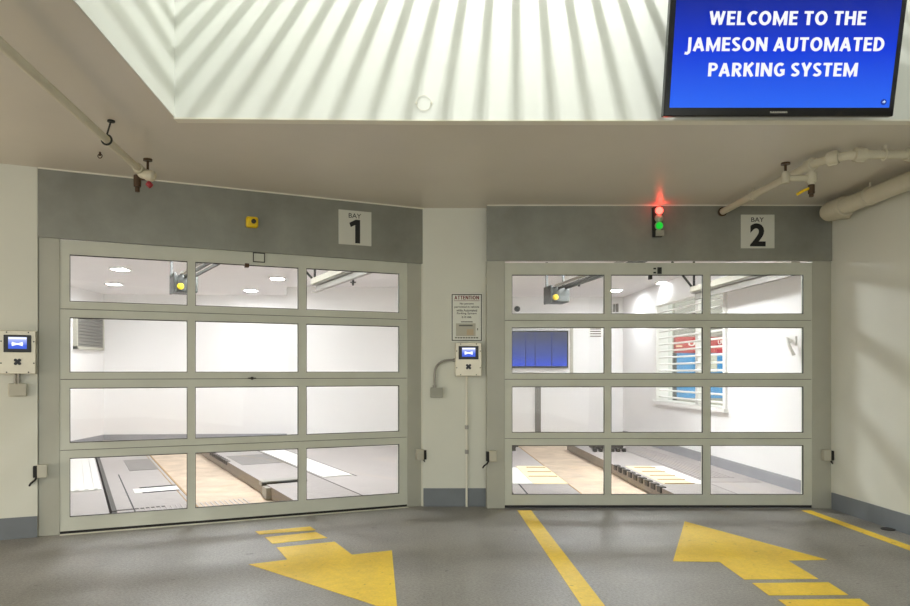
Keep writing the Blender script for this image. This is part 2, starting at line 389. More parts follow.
# ------------------------------------------------------------------ the two glazed sectional doors
PX = [(.079, 1.003), (1.069, 1.985), (2.06, 2.989)]
SEC = [(2.465, 1.886, 2.343, 1.95), (1.886, 1.297, 1.816, 1.356), (1.297, .704, 1.225, .764), (.704, .02, .638, .143)]
def make_door(name, M, W, label):
    t = thing(name, M, label, 'overhead door', kind='structure')
    k = W/3.08; y0, y1 = .03, .075
    for i, (zt, zb, gt, gb) in enumerate(SEC):
        zt, zb, gt, gb = [H+(v-H)*1.0045 for v in (zt, zb, gt, gb)]
        b = MB(); g = .0025
        if i == 3: zb = .02 if name == 'door_1' else .03
        cols = [0.004]+[v for p in PX for v in (p[0]*k, p[1]*k)]+[W-.004]
        b.box(0.004, W-.004, y0, y1, gt, zt-g); b.box(0.004, W-.004, y0, y1, zb+g, gb)
        for j in range(0, 8, 2): b.box(cols[j], cols[j+1], y0, y1, gb-.001, gt+.001)
        b.box(.01, W-.01, y0+.012, y1-.005, zb-.006, zb+.006, 1)
        for p0, p1 in PX:                             # dark glazing beads
            p0 *= k; p1 *= k; w = .007
            b.box(p0, p1, y0+.003, y0+.02, gt-w, gt+.001, 1); b.box(p0, p1, y0+.003, y0+.02, gb-.001, gb+w*.7, 1)
            b.box(p0-.001, p0+w*.6, y0+.003, y0+.02, gb, gt, 1); b.box(p1-w*.6, p1+.001, y0+.003, y0+.02, gb, gt, 1)
        s = b.build('door_section', [M_frame, M_gasket], t)
        for p0, p1 in PX:
            b = MB(); b.box(p0*k-.004, p1*k+.004, y0+.02, y0+.026, gb-.004, gt+.004)
            b.build('glass_pane', M_glass, s)
    b = MB(); b.box(.006, W-.006, y0+.006, y1-.004, -.0 if name == 'door_1' else .006, .024 if name == 'door_1' else .032); b.build('bottom_seal', M_black, t)
    return t
W1 = Ud(407.9)-Ud(58.9)
d1 = make_door('door_1', F1 @ Matrix.Translation((Ud(58.9), 0, .003)) @ Matrix.Diagonal((1, 1, 1.0062, 1)), W1, 'left glazed sectional bay door, set at an angle under the BAY 1 sign')
d2 = make_door('door_2', F2 @ Matrix.Translation((Xd(504), 0, 0)), 3.1, 'right glazed sectional bay door under the BAY 2 sign')
# small hardware on the doors
u = U1(260)
b = MB(); b.box(u-.055, u+.055, .023, .03, Z1(260, 264), Z1(260, 254)); pl = b.build('operator_plate', M_frame, d1)
b = MB()
for (a0, a1, z0, z1) in ((-.055, .055, 0, .008), (-.055, .055, .082, .09), (-.055, -.048, 0, .09), (.048, .055, 0, .09)):
    b.box(u+a0, u+a1, .018, .024, Z1(260, 264)+z0, Z1(260, 264)+z1)
b.build('plate_rim', M_gasket, pl)
b = MB(); b.box(U1(248)-.02, U1(248)+.02, .01, .06, Z1(248, 269), Z1(248, 265)); b.build('door_bracket', M_brass, d1, .004)
b = MB(); u = U1(253); b.cyl((u, .0, Z1(253, 379.5)), (u, .034, Z1(253, 379.5)), .014); b.box(u-.035, u+.035, .013, .032, Z1(253, 379.5)-.006, Z1(253, 379.5)+.006); b.build('latch', M_gasket, d1)
b = MB(); b.box(X2(658), X2(662), .018, .031, Zb(273.5), Zb(267)); b.box(X2(654), X2(656.5), .023, .031, Zb(269), Zb(267.5)); b.box(X2(654), X2(656.5), .023, .031, Zb(273), Zb(271.5)); b.build('operator_plate', M_motor, d2)
b = MB(); b.box(X2(649.5), X2(652.5), .01, .06, Zb(279), Zb(275)); b.build('door_bracket', M_motor, d2, .004)
# threshold strip shown as a light line under the left door
b = MB(); b.box(Ud(60), Ud(407), -.012, .16, 0, .003); struct(b.build('trim_threshold', M_trim, None, 0, F1), 'pale threshold strip under the left door', 'threshold')

# ------------------------------------------------------------------ the room behind the doors
ZC, ZR = H+1.58, -.16
YB0, YB1 = 14.2, 14.75                               # back wall, far left / far right
def RWx(y): return 4.34-(y-7.2)*.008
def RW(px):                                          # point of the right bay wall on a sight line
    k = (px-CX)/f; y = (4.34+7.2*.008)/(k+.008); return Vector((k*y, y, 0))
XLW = -6.42
inner = [P1(-420)+n1*.2, P1(30)+n1*.2, P1(423)+n1*.2, Vector((.1, YP+.2, 0)), Vector((.6, YP+.2, 0)), Vector((.6, Y2+.2, 0)), Vector((4.5, Y2+.2, 0))]
poly = [tuple(p[:2]) for p in inner]+[(4.5, 15.2), (-7.9, 15.2)]
b = MB(); b.slab(poly, ZC, ZC+.1); struct(b.build('ceiling_bay', M_roomc), 'white ceiling with square lights behind the glazed doors', 'ceiling')
poly2 = [tuple((P1(-420)+n1*.06)[:2]), tuple((P1(423)+n1*.06)[:2]), (.6, Y2+.06), (4.5, Y2+.06), (4.5, 15.2), (-7.9, 15.2)]
b = MB(); b.slab(poly2, ZR-.1, ZR); struct(b.build('floor_bay', M_conc), 'stained beige pit floor behind the glazed doors', 'floor')
b = MB(); b.box(XLW-.2, XLW, 3.5, 15, ZR, ZC+.05); struct(b.build('wall_left_bay', M_room), 'white wall with a louvred grille, seen through the leftmost panes', 'wall')
b = MB(); b.slab([(XLW-.2, YB0), (-2.4, YB0+.25), (-2.4, YB0+.45), (XLW-.2, YB0+.2)], ZR, ZC+.05)
b.slab([(.9, YB1), (4.6, YB1), (4.6, YB1+.2), (.9, YB1+.2)], ZR, ZC+.05)
struct(b.build('wall_back_bay', M_room), 'white far wall behind the glazed doors', 'wall')
YK = 11.15*f/600
kx = (287-CX)/f*YK
b = MB(); b.slab([(kx, YK), (.95, YK+.05), (.95, YB1+.1), (kx, YB1)], ZR, ZC+.05); struct(b.build('wall_core_bay', M_room), 'white projecting wall behind the right half of door one', 'wall')
# right bay wall with its window hole
wy0, wy1 = RW(726).y, RW(657).y; wz0, wz1 = .86, 2.6
b = MB()
def rseg(y0, y1, z0, z1): b.slab([(RWx(y0), y0), (RWx(y1), y1), (RWx(y1)+.28, y1), (RWx(y0)+.28, y0)], z0, z1)
rseg(Y2+.16, wy0, ZR, ZC+.05); rseg(wy1, 15, ZR, ZC+.05); rseg(wy0, wy1, ZR, wz0); rseg(wy0, wy1, wz1, ZC+.05)
struct(b.build('wall_right_bay', M_room), 'white wall with a barred window, seen through the right door', 'wall')
b = MB(); b.slab([(RWx(Y2+.16)-.02, Y2+.16), (RWx(14.7)-.02, 14.7), (RWx(14.7), 14.7), (RWx(Y2+.16), Y2+.16)], -.02, .14)
struct(b.build('baseboard_right_bay', M_base2), 'grey base band below the barred window wall', 'baseboard')
b = MB(); b.box(XLW, XLW+.015, 5.5, 14.2, -.02, .1); b.slab([(XLW, YB0-.02), (-2.4, YB0+.23), (-2.4, YB0+.26), (XLW, YB0+.02)], -.02, .1)
struct(b.build('baseboard_back_bay', M_base2), 'grey base band round the far left corner behind door one', 'baseboard')

# window with security bars
def wv(y, dx=0): return (RWx(y)+dx, y)
t = thing('window_1', Vector((RWx(wy0), (wy0+wy1)/2, wz0)), 'white barred window in the side wall behind the right door', 'window', kind='structure')
inv = t.matrix_world.inverted()
b = MB()
def wbar(b, y0, y1, z0, z1, dx0, dx1, mi=0): b.slab([wv(y0, dx0), wv(y1, dx0), wv(y1, dx1), wv(y0, dx1)], z0, z1, mi)
wbar(b, wy0-.05, wy0+.04, wz0-.05, wz1+.05, -.03, .05); wbar(b, wy1-.04, wy1+.05, wz0-.05, wz1+.05, -.03, .05)
wbar(b, wy0, wy1, wz1-.04, wz1+.05, -.03, .05); b.build('window_frame', M_white, t, 0, inv)
b = MB(); wbar(b, wy0-.08, wy1+.08, wz0-.06, wz0+.0, -.07, .06); b.build('window_sill', M_white, t, 0, inv)
ym = RW(693).y
b = MB(); wbar(b, ym-.06, ym+.06, wz0, wz1, .06, .12); b.build('window_mullion', M_white, t, 0, inv)
nb = 15
for i in range(nb):
    z = wz0+(i+.6)*(wz1-wz0)/nb
    b = MB(); b.cyl((RWx(wy0)+.03, wy0, z), (RWx(wy1)+.03, wy1, z), .016, n=8); b.build('window_bar', M_white, t, 0, inv)
b = MB(); wbar(b, wy0, wy1, wz0, wz1, .2, .206); b.build('window_glass', M_glass, t, 0, inv)
# shop front across the lane, seen through the window
YS = 17.5
t = thing('shop_front', Vector((7.2, YS, 0)), 'red and blue shop front outside, seen through the barred window', 'shop front')
inv = t.matrix_world.inverted()
xs0 = D(674.5, 0, YS).x
b = MB(); b.box(5.2, 11, YS+.05, YS+.3, -.2, 5); b.build('wall_face', M_ltgrey, t, 0, inv)
b = MB()
for k in range(14): b.box(xs0, 10, YS-.03+.012*(k % 2), YS+.06, D(0, 338, YS).z+k*.12, D(0, 338, YS).z+k*.12+.118)
b.build('roller_shutter', M_shut, t, 0, inv)
b = MB(); b.box(xs0, 10, YS-.08, YS+.06, D(0, 353, YS).z, D(0, 337, YS).z); fa = b.build('fascia', M_redsign, t, 0, inv)
b = MB(); b.text('UV', D(687, 0, YS).x, D(701, 0, YS).x, D(0, 346, YS).z, D(0, 341, YS).z, YS-.08, .01)
b.build('lettering', M_white, fa, 0, inv); b = MB(); b.text('UU', D(716.5, 0, YS).x, D(723.5, 0, YS).x, D(0, 344.5, YS).z, D(0, 340.5, YS).z, YS-.08, .01)
b.build('lettering', M_white, fa, 0, inv); b = MB(); b.box(D(675, 0, YS).x, D(681, 0, YS).x, YS-.09, YS-.08, D(0, 347, YS).z, D(0, 345.6, YS).z)
b.build('painted_swash', M_worn, fa, 0, inv)
b = MB(); b.box(xs0, 10, YS-.06, YS+.06, D(0, 398, YS).z, D(0, 353, YS).z); bp = b.build('blue_panel', M_blue, t, 0, inv)
b = MB(); b.box(D(708, 0, YS).x, D(716, 0, YS).x, YS-.07, YS-.05, D(0, 372, YS).z, D(0, 355, YS).z); b.build('pale_poster', M_ltgrey, bp, 0, inv)
b = MB(); b.box(xs0-.05, xs0+.02, YS-.1, YS+.06, -.2, D(0, 353, YS).z); b.build('dark_edge', M_dark, t, 0, inv)
b = MB(); b.box(4.7, 14, 8, 24, ZR-.3, ZR-.2); struct(b.build('ground', M_slab), 'pavement outside the barred window', 'ground')

# ------------------------------------------------------------------ wheel platforms and slabs in the bays
def pline(a, c, Z=0):                                 # world line through two photo points on a level plane
    A, B = F(*a, Z), F(*c, Z); return A, (B-A).normalized()
AX1 = Vector((-math.sin(math.radians(26.4)), math.cos(math.radians(26.4)), 0))   # run of the bay 1 platforms
R1 = Vector((AX1.y, -AX1.x, 0))
O1 = (P1(59.4)+P1(407.3))/2
def s1(px, py, Z=0): p = F(px, py, Z)-O1; return p.dot(R1), p.dot(AX1)
G1a = (s1(100, 457.6)[0]+s1(116, 508)[0])/2          # left groove
Y1a = (s1(150.6, 456.7)[0]+s1(185.5, 490.9)[0])/2    # ochre edge of left platform
E1a = (s1(215, 455)[0]+s1(284, 494)[0])/2            # raised edge of right platform
H1a = (s1(306.3, 457.5)[0]+s1(356.8, 476)[0])/2; H1b = (s1(307, 473.8)[0]+s1(360, 493)[0])/2
print('bay1 u', G1a, Y1a, E1a, H1b, H1a)
M1 = Matrix.Translation(O1) @ Matrix(((R1.x, AX1.x, 0, 0), (R1.y, AX1.y, 0, 0), (0, 0, 1, 0), (0, 0, 0, 1)))
SL = math.tan(math.radians(26.4)-T1)                  # the doors cross the platform run slightly askew
def q1(b, u0, u1, v0, v1, z0, z1, mi=0):              # piece with ends parallel to the door
    b.slab([(u0, v0+u0*SL), (u1, v0+u1*SL), (u1, v1+u1*SL), (u0, v1+u0*SL)], z0, z1, mi)
VF = 7.4
def plat(name, M, label, q, u0, u1, v1, groove_side, treads, extras):
    t = thing(name, M, label, 'car platform', 'steel car platforms behind the doors')
    b = MB(); q(b, u0, u1, .14, v1, -.14, 0); b.build('deck', M_plate, t)
    b = MB()
    if groove_side < 0: q(b, u0-.045, u0, .14, v1, -.15, -.004)
    else: q(b, u1, u1+.03, .14, v1, -.15, -.004)
    b.build('edge_groove', M_groove, t)
    for nm, m, a in treads:
        b = MB(); q(b, *a); b.build(nm, m, t)
    for nm, m, bb in extras: bb.build(nm, m, t)
    return t
v_ = lambda px, py: (s1(px, py)[1]-s1(px, py)[0]*SL)
# left platform of bay 1
ex = []
b = MB()
for k in range(22): q1(b, G1a+.2+k*.05, G1a+.215+k*.05, .2, 1.1, 0, .006)
ex.append(('ribs', M_slab, b))
b = MB(); q1(b, s1(139, 487)[0], s1(177, 487)[0], v_(160, 486.8), v_(160, 486.8)+.05, 0, .006); ex.append(('slot', M_black, b))
b = MB(); q1(b, s1(142, 492)[0], s1(180, 491)[0], v_(160, 491.8), v_(160, 491.8)+.03, 0, .006); ex.append(('slot', M_black, b))
b = MB(); q1(b, s1(132, 488)[0], s1(177, 487)[0], v_(160, 491.4), v_(160, 487.2), 0, .004); ex.append(('pale_strip', M_tile, b))
b = MB(); q1(b, G1a+.15, G1a+.163, .18, v_(115, 475), 0, .004); ex.append(('seam', M_black, b))
b = MB(); q1(b, Y1a-.02, Y1a, .14, VF, 0, .006); q1(b, Y1a-.07, Y1a-.06, .14, VF, 0, .003); ex.append(('painted_edge', M_ochre, b))
b = MB(); q1(b, G1a-.045, Y1a-.3, v_(140, 508.5)-.02, v_(140, 508.5)+.02, -.01, .003); ex.append(('end_groove', M_groove, b))
plat('wheel_platform', M1, 'ribbed grey platform left of the sunken lane in bay 1', q1, G1a, Y1a, VF, -1,
     [('checker_plate', M_chk, (s1(129, 470)[0], s1(159, 470)[0], v_(145, 470), v_(145, 470)+1.3, 0, .004))], ex)
# right platform of bay 1
ex = []
b = MB(); q1(b, E1a-.001, E1a+.0, .14, VF, -.14, -.002); ex.append(('side_face', M_side, b))
b = MB()
for k in range(9):
    v = v_(225, 461)-.1+k*.17; q1(b, E1a-.012, E1a+.05, v, v+.09, -.05, .006)
ex.append(('tooth_rack', M_groove, b))
b = MB(); q1(b, E1a-.05, E1a+.5, v_(280, 483), v_(280, 483)+.16, -.02, .03); q1(b, E1a-.06, E1a+.02, v_(280, 483)-.25, v_(280, 483)-.05, -.14, -.01); ex.append(('wheel_stop', M_zinc, b))
b = MB(); q1(b, E1a-.055, E1a+.52, v_(280, 483)-.03, v_(280, 483), -.02, .02); ex.append(('stop_edge', M_black, b))
b = MB(); q1(b, E1a+.3, H1b, .12, .15, -.01, .002); ex.append(('end_groove', M_groove, b))
plat('wheel_platform', M1, 'raised grey platform right of the sunken lane in bay 1', q1, E1a, H1b, VF, 1,
     [('checker_plate', M_chk, (E1a+.12, E1a+.75, v_(245, 465), v_(245, 465)+1.2, 0, .004))], ex)
# white tread mats lying on the slabs of bay 1
b = MB(); q1(b, G1a-.6, G1a-.09, v_(90, 491), VF, 0, .012)
for k in range(5): q1(b, G1a-.57+k*.1, G1a-.53+k*.1, v_(90, 491)+.02, VF, .012, .02)
tag(b.build('tread_mat', M_tile, None, 0, M1), 'white ribbed mat at the far left behind door one', 'mat')
b = MB(); q1(b, H1b+.04, H1a-.03, v_(330, 477), VF, 0, .01)
tag(b.build('tread_mat', M_tile, None, 0, M1), 'plain white plate right of the raised bay 1 platform', 'mat')
b = MB(); q1(b, H1a-.01, H1a+.005, v_(356, 476), VF, 0, .003); b.build('trim_joint', M_groove, None, 0, M1)
struct(bpy.data.objects['trim_joint'], 'dark joint right of the white plate in bay 1', 'joint')
# bay 1 slabs either side, and bay 2
M2 = Matrix.Translation((0, Y2, 0))
def q2(b, u0, u1, v0, v1, z0, z1, mi=0): b.box(u0, u1, v0, v1, z0, z1, mi)
L2e, E2, J2 = 1.82, 2.86, 3.56
b = MB()
for poly in ([(-9, .1), (G1a-.07, .1), (G1a-.07, 9.5), (-9, 9.5)], ):
    b.prism([M1 @ Vector((u, v+u*SL, -.14)) for u, v in poly], (0, 0, .138))
b.prism([M1 @ Vector((u, v+u*SL, -.14)) for u, v in ((H1b+.03, .08), (1.75, .08), (2.4, 1.2), (4.2, 5.2), (3.0, 7.5), (H1b+.03, 8.5))], (0, 0, .138))
b.prism([M1 @ Vector((u, v+u*SL, -.14)) for u, v in ((G1a-.07, .0), (1.75, .0), (1.75, .14), (G1a-.07, .14))], (0, 0, .135))
b.box(.6, 4.4, Y2+.05, Y2+.2, -.14, -.004); b.box(J2+.02, 4.4, Y2+.2, 14.75, -.14, -.003)
b.box(.6, .98, Y2+.2, 14.75, -.14, -.003)
struct(b.build('floor_slab_bay', M_slab), 'pale slab beside the steel platforms', 'floor')
vy = lambda py: f*H/(py-CY)-Y2
# bay 2 platforms
ex = []
b = MB(); q2(b, L2e-.012, L2e, .2, 6.4, 0, .004); ex.append(('painted_edge', M_ochre, b))
b = MB()
for k in range(3): q2(b, 1.42+.05*k, L2e-.03, vy(477-k*4.5), vy(477-k*4.5)+.05, .006, .01)
ex.append(('tread_wear', M_ochre, b))
b = MB()
for k in range(3): q2(b, 1.42+k*.09, 1.48+k*.09, vy(451), vy(451)+.12, 0, .1)
q2(b, 1.4, 1.72, vy(451)+.1, vy(451)+.2, .06, .14); ex.append(('wheel_stop', M_groove, b))
plat('wheel_platform', M2, 'platform with worn yellow treads left of the lane in bay 2', q2, 1.06, L2e, 6.6, -1,
     [('worn_tread', M_worn, (1.39, L2e-.01, vy(484.1), vy(466.3), 0, .006)), ('white_tread', M_tile, (1.1, 1.385, vy(484.1), vy(468), 0, .006)),
      ('seam', M_black, (1.2, 1.215, .3, vy(484.1), 0, .004))], ex)
ex = []
b = MB(); q2(b, E2-.002, E2, .2, 6.6, -.14, -.003); ex.append(('side_face', M_side, b))
b = MB()
for k in range(9):
    v = vy(488)+k*.235; q2(b, E2-.02, E2+.05, v, v+.12, -.06, .012)
ex.append(('tooth_rack', M_groove, b))
b = MB(); q2(b, 3.02, 3.55, vy(450.5)-.0, vy(450.5)+.3, .03, .1)
for k in range(6): q2(b, 2.98+k*.1, 3.03+k*.1, vy(452), vy(452)+.1, -.0, .06)
ex.append(('wheel_stop', M_groove, b))
b = MB()
for k in range(5):
    y = 484.1-k*4; q2(b, 3.0+.015*k, 3.36, vy(y), vy(y)+.03, .006, .011)
ex.append(('tread_wear', M_ochre, b))
plat('wheel_platform', M2, 'platform with worn yellow treads right of the lane in bay 2', q2, E2, J2, 6.6, 1,
     [('worn_tread', M_worn, (2.98, 3.34, vy(484.1), vy(466.3), 0, .006)), ('white_tread', M_tile, (3.345, J2-.03, vy(484.1), vy(466.3), 0, .006))], ex)
b = MB()
for k in range(8): b.box(J2+.05+k*.06, J2+.085+k*.06, vy(478), 6.2, 0, .006)
b.box(J2+.04, 4.25, vy(482), 6.2, -.004, .001)
tag(b.build('ribbed_plate', M_plate, None, 0, M2), 'ribbed grey strip along the window wall in bay 2', 'floor plate')

# ------------------------------------------------------------------ ceiling lights of the bay room
M_led = emit('led_panel', (250, 251, 255), 170)
M_led2 = emit('led_panel_front', (250, 251, 255), 105)
lights = [((120, 268.5), 'ceiling light in the leftmost top pane, the nearer of two'), ((114, 283.5), 'ceiling light in the leftmost top pane, the farther of two'),
          ((277.5, 278), 'ceiling light in the middle top pane of the left door, the upper one'), ((251, 290), 'ceiling light in the middle top pane of the left door, the lower one'),
          ((615, 290), 'ceiling light at the left edge of the middle top pane of the right door'), ((664, 282), 'bright ceiling light beside the barred window')]
for (px, py), lab in lights:
    p = C(px, py, 1.58); s = .105
    t = thing('ceiling_light', Vector((p.x, p.y, ZC)), lab, 'ceiling light', 'square lights behind the doors')
    b = MB()
    for a in ((-s-.02, s+.02, -s-.02, -s), (-s-.02, s+.02, s, s+.02), (-s-.02, -s, -s, s), (s, s+.02, -s, s)): b.box(*a, -.02, 0)
    b.build('frame', M_white, t)
    b = MB(); b.box(-s, s, -s, s, -.012, 0); b.build('diffuser', M_led, t)
for p in (P1(240)+n1*2.3, Vector((2.4, Y2+2.4, 0))):
    s = .3
    b = MB(); b.box(p.x-s, p.x+s, p.y-s, p.y+s, ZC-.012, ZC)
    tag(b.build('ceiling_light', M_led2), 'square ceiling light just inside a bay door, above the glass', 'ceiling light', 'square lights inside the doors')

# ------------------------------------------------------------------ door operators, tracks
def aim(p, q):                                        # frame at p whose local -y looks to q
    d = Vector(q)-Vector(p); return Matrix.Translation(p) @ Matrix.Rotation(math.atan2(d.x, -d.y), 4, 'Z')
def motor(p, q, label):
    L = (Vector(q)-Vector(p)).length
    t = thing('door_operator', aim(p, q), label, 'door motor', 'ceiling door motors')
    b = MB(); b.box(-.1, .17, -.02, .3, -.12, .1); b.build('motor_casing', M_motor, t, .02)
    b = MB(); b.box(-.13, -.1, -.06, .26, -.13, .12); b.build('side_plate', M_motor, t, .005)
    b = MB(); b.cyl((-.05, -.05, -.05), (-.05, .0, -.05), .04); b.cyl((-.05, -.07, -.05), (-.05, -.05, -.05), .02); b.build('sprocket', M_yellow, t, .004)
    b = MB(); b.box(.0, .03, -L, .0, .07, .1); b.box(.1, .13, -L, .0, .07, .1); b.build('rail', M_motor, t)
    b = MB(); b.box(-.05, -.02, -L, 0, .1, .13); b.build('beam', M_zinc, t)
    for x in (-.13, .12):
        b = MB(); b.box(x-.015, x+.015, .1, .13, .08, ZC-p[2]); b.build('hanger', M_motor, t)
    return t
pm = D(558, 294, 10.0); motor(pm, Vector((2.33, Y2+.4, pm.z)), 'dark motor on rails in the first top pane of the right door')
pm = D(184, 283, 8.9); motor(pm, P1(243)+n1*.3+Vector((0, 0, pm.z)), 'dark motor behind the first mullion of the left door')
def track(A, B, label):
    t = thing('ceiling_track', aim(A, B), label, 'door track', 'overhead door tracks')
    L = (Vector(B)-Vector(A)).length
    b = MB(); b.box(-.03, .03, -L, 0, -.05, -.043); b.box(-.03, .03, -L, 0, .043, .05); b.box(.024, .03, -L, 0, -.05, .05); b.build('channel', M_zinc, t)
    b = MB(); b.box(-.05, .05, -L, 0, .06, .14); b.build('beam', M_ltgrey, t, .004)
    for dx in (0, -.32):
        b = MB(); b.tube([(0, -.03, .1), (dx, -.03, ZC-A[2])], .016, 6); b.build('brace', M_motor, t)
    return t
A = Vector((3.92, 10.05, 2.45)); track(A, (4.0, Y2+.45, 2.45), 'steel overhead track beside the barred window')
A = P1(398)+Vector((-math.sin(math.radians(25)), math.cos(math.radians(25)), 0))*2.95; A.z = H+83*A.y/f; track(A, P1(398)+n1*.4+Vector((0, 0, A.z)), 'steel overhead track in the last top pane of the left door')

# ------------------------------------------------------------------ small things in the bay room
def sprinkler(p, label):
    b = MB(); b.cyl(p, p-Vector((0, 0, .12)), .018, n=10); b.cyl(p-Vector((0, 0, .06)), p-Vector((0, 0, .075)), .05, n=12)
    return tag(b.build('ceiling_sprinkler', M_motor), label, 'sprinkler')
p = C(579, 290, 1.4); sprinkler(Vector((p.x, p.y, ZC)), 'small sprinkler head right of the motor in bay 2')
p = C(353, 289, 1.4); sprinkler(Vector((p.x, p.y, ZC)), 'small sprinkler head below the overhead track in bay 1')
# louvred grille, left wall
y0, y1 = 700*6.42/347, 700*6.42/319
t = thing('louvred_grille', Matrix.Translation((XLW, (y0+y1)/2, 1.8)), 'grey louvred grille on the white wall in the leftmost pane', 'grille')
h = (y1-y0)/2
b = MB(); b.box(0, .07, -h, h, 0, .05); b.box(0, .07, -h, h, .7, .75); b.box(0, .07, -h, -h+.05, 0, .75); b.box(0, .07, h-.05, h, 0, .75); b.build('frame', M_ltgrey, t)
b = MB()
for k in range(11): b.prism([(.02, -h+.05, .06+k*.06), (.06, -h+.05, .04+k*.06), (.06, h-.05, .04+k*.06), (.02, h-.05, .06+k*.06)], (0, 0, .045))
b.build('louvres', M_vent, t)
# screen and board on the far wall of bay 2
YT = YB1-.001
t = thing('wall_screen', Vector((2.5, YT, 0)), 'blue flat screen on the far wall, in the left panes of bay 2', 'screen')
inv = t.matrix_world.inverted()
sx0, sx1, sz0, sz1 = D(508, 0, YT).x, D(567.5, 0, YT).x, D(0, 368, YT).z, D(0, 331, YT).z
b = MB(); b.box(sx0, sx1, YT-.08, YT-.03, sz0, sz1); b.build('bezel', M_bezel, t, .006, inv)
M_scr = emit('wall_screen_picture', (20, 80, 255), .8, (66, 70, 104), (sz0-.1, sz1-.12, .5, (54, 76, 168)))
b = MB(); b.box(sx0+.03, sx1-.03, YT-.083, YT-.079, sz0+.04, sz1-.03); s_ = b.build('display', M_scr, t, 0, inv)
b = MB()
for px in (525, 534.5, 551): b.box(D(px, 0, YT).x-.012, D(px, 0, YT).x+.012, YT-.0845, YT-.0825, sz0+.04, sz1-.03)
b.build('picture_lines', emit('picture_line', (24, 42, 118), .8), s_, 0, inv)
b = MB(); b.box(sx0+.3, sx1-.3, YT-.03, YT-.0, sz0+.2, sz1-.2); b.build('mount', M_dark, t, 0, inv)
bx0, bx1, bz0, bz1 = D(500, 0, YT).x, D(573, 0, YT).x, D(0, 376, YT).z, D(0, 325, YT).z
b = MB(); b.box(bx1-.06, bx1, YT-.02, YT, bz0, bz1); b.box(bx0, bx0+.06, YT-.02, YT, bz0, bz1); b.box(bx0, bx1, YT-.02, YT, bz1-.05, bz1)
tag(b.build('screen_surround', M_ltgrey), 'grey frame strip round the blue screen in bay 2', 'frame')
b = MB(); b.box(D(535, 0, YT).x, D(540.5, 0, YT).x, YT-.05, YT, .0, 1.06); tag(b.build('cable_channel', M_vent), 'grey cable channel below the blue screen in bay 2', 'cable channel')
def vent(px0, px1, py0, py1, label):
    x0, x1, z0, z1 = D(px0, 0, YT).x, D(px1, 0, YT).x, D(0, py1, YT).z, D(0, py0, YT).z
    t = thing('wall_vent', Vector((x0, YT, z0)), label, 'vent'); w, hh = x1-x0, z1-z0
    b = MB(); b.box(0, w, -.02, 0, 0, hh); b.build('frame', M_white, t)
    b = MB(); n = 4
    for k in range(n): b.box(.02, w-.04, -.028, -.018, hh*(k+.15)/n, hh*(k+.5)/n)
    b.build('louvres', M_brass, t)
vent(589, 602.5, 327.5, 337, 'white louvred vent right of the blue screen')
b = MB(); p = D(517, 309, YT); b.lathe(p, (0, -1, 0), [(0, .055), (.03, .055), (.05, .04), (.06, .01)]); b.torus(p+Vector((0, -.03, 0)), (0, 1, 0), .05, .012)
tag(b.build('dome_camera', M_motor), 'small dark dome camera high on the wall above the blue screen', 'camera')
b = MB(); p = D(613, 312, YT); b.box(p.x, p.x+.03, YT-.06, YT, p.z, p.z+.16); b.box(p.x+.06, p.x+.1, YT-.06, YT, p.z, p.z+.17)
tag(b.build('wall_bracket', M_vent), 'small grey bracket at the left edge of the middle top pane in bay 2', 'bracket')
w = RW(797)
b = MB(); b.tube([(w.x-.002, w.y+.1, 1.72), (w.x-.08, w.y+.08, 1.76), (w.x-.1, w.y, 1.68), (w.x-.06, w.y-.04, 1.56)], .022, 10); b.box(w.x-.02, w.x+.002, w.y-.0, w.y+.16, 1.68, 1.78)
tag(b.build('wall_hook', M_white), 'white bracket on the bay wall in the rightmost pane', 'bracket')

# ================================================================== THINGS ON THE FRONT
# bay signs
def bay_sign(M, num, label):
    t = thing('bay_sign', M, label, 'sign', 'bay number signs')
    s = .168
    b = MB(); b.box(-s, s, -.006, 0, -s, s); b.build('plate', M_sign, t, .002)
    b = MB(); b.text('BAY', -.066, .06, .095, .14, -.006, .0015, .0); b.build('lettering', M_ink, t)
    b = MB()
    if num == '1': b.prism([(.0, -.006, -.15), (.05, -.006, -.15), (.05, -.006, .08), (.005, -.006, .08), (-.06, -.006, .045), (-.045, -.006, .005), (.0, -.006, .028)], (0, -.0015, 0))
    else: b.text('2', -.078, .078, -.15, .08, -.006, .0015, .035)
    b.build('numeral', M_ink, t)
u = U1(355); bay_sign(F1 @ Matrix.Translation((u, 0, Z1(355, 228))), '1', 'square sign reading BAY 1')
bay_sign(Matrix.Translation(((757.5-CX)/100, Y2, Zb(231.5))), '2', 'square sign reading BAY 2')
# yellow sensor
t = thing('motion_sensor', F1 @ Matrix.Translation((U1(251.5), 0, Z1(251.5, 223))), 'yellow box sensor on the header over the left door', 'sensor')
b = MB(); b.box(-.055, .055, -.06, 0, -.05, .05); b.build('housing', M_yellow, t, .018)
b = MB(); b.lathe((.01, -.058, .005), (0, -1, 0), [(0, .022), (.008, .022), (.01, .015), (.012, .004)]); b.build('lens', M_gasket, t)
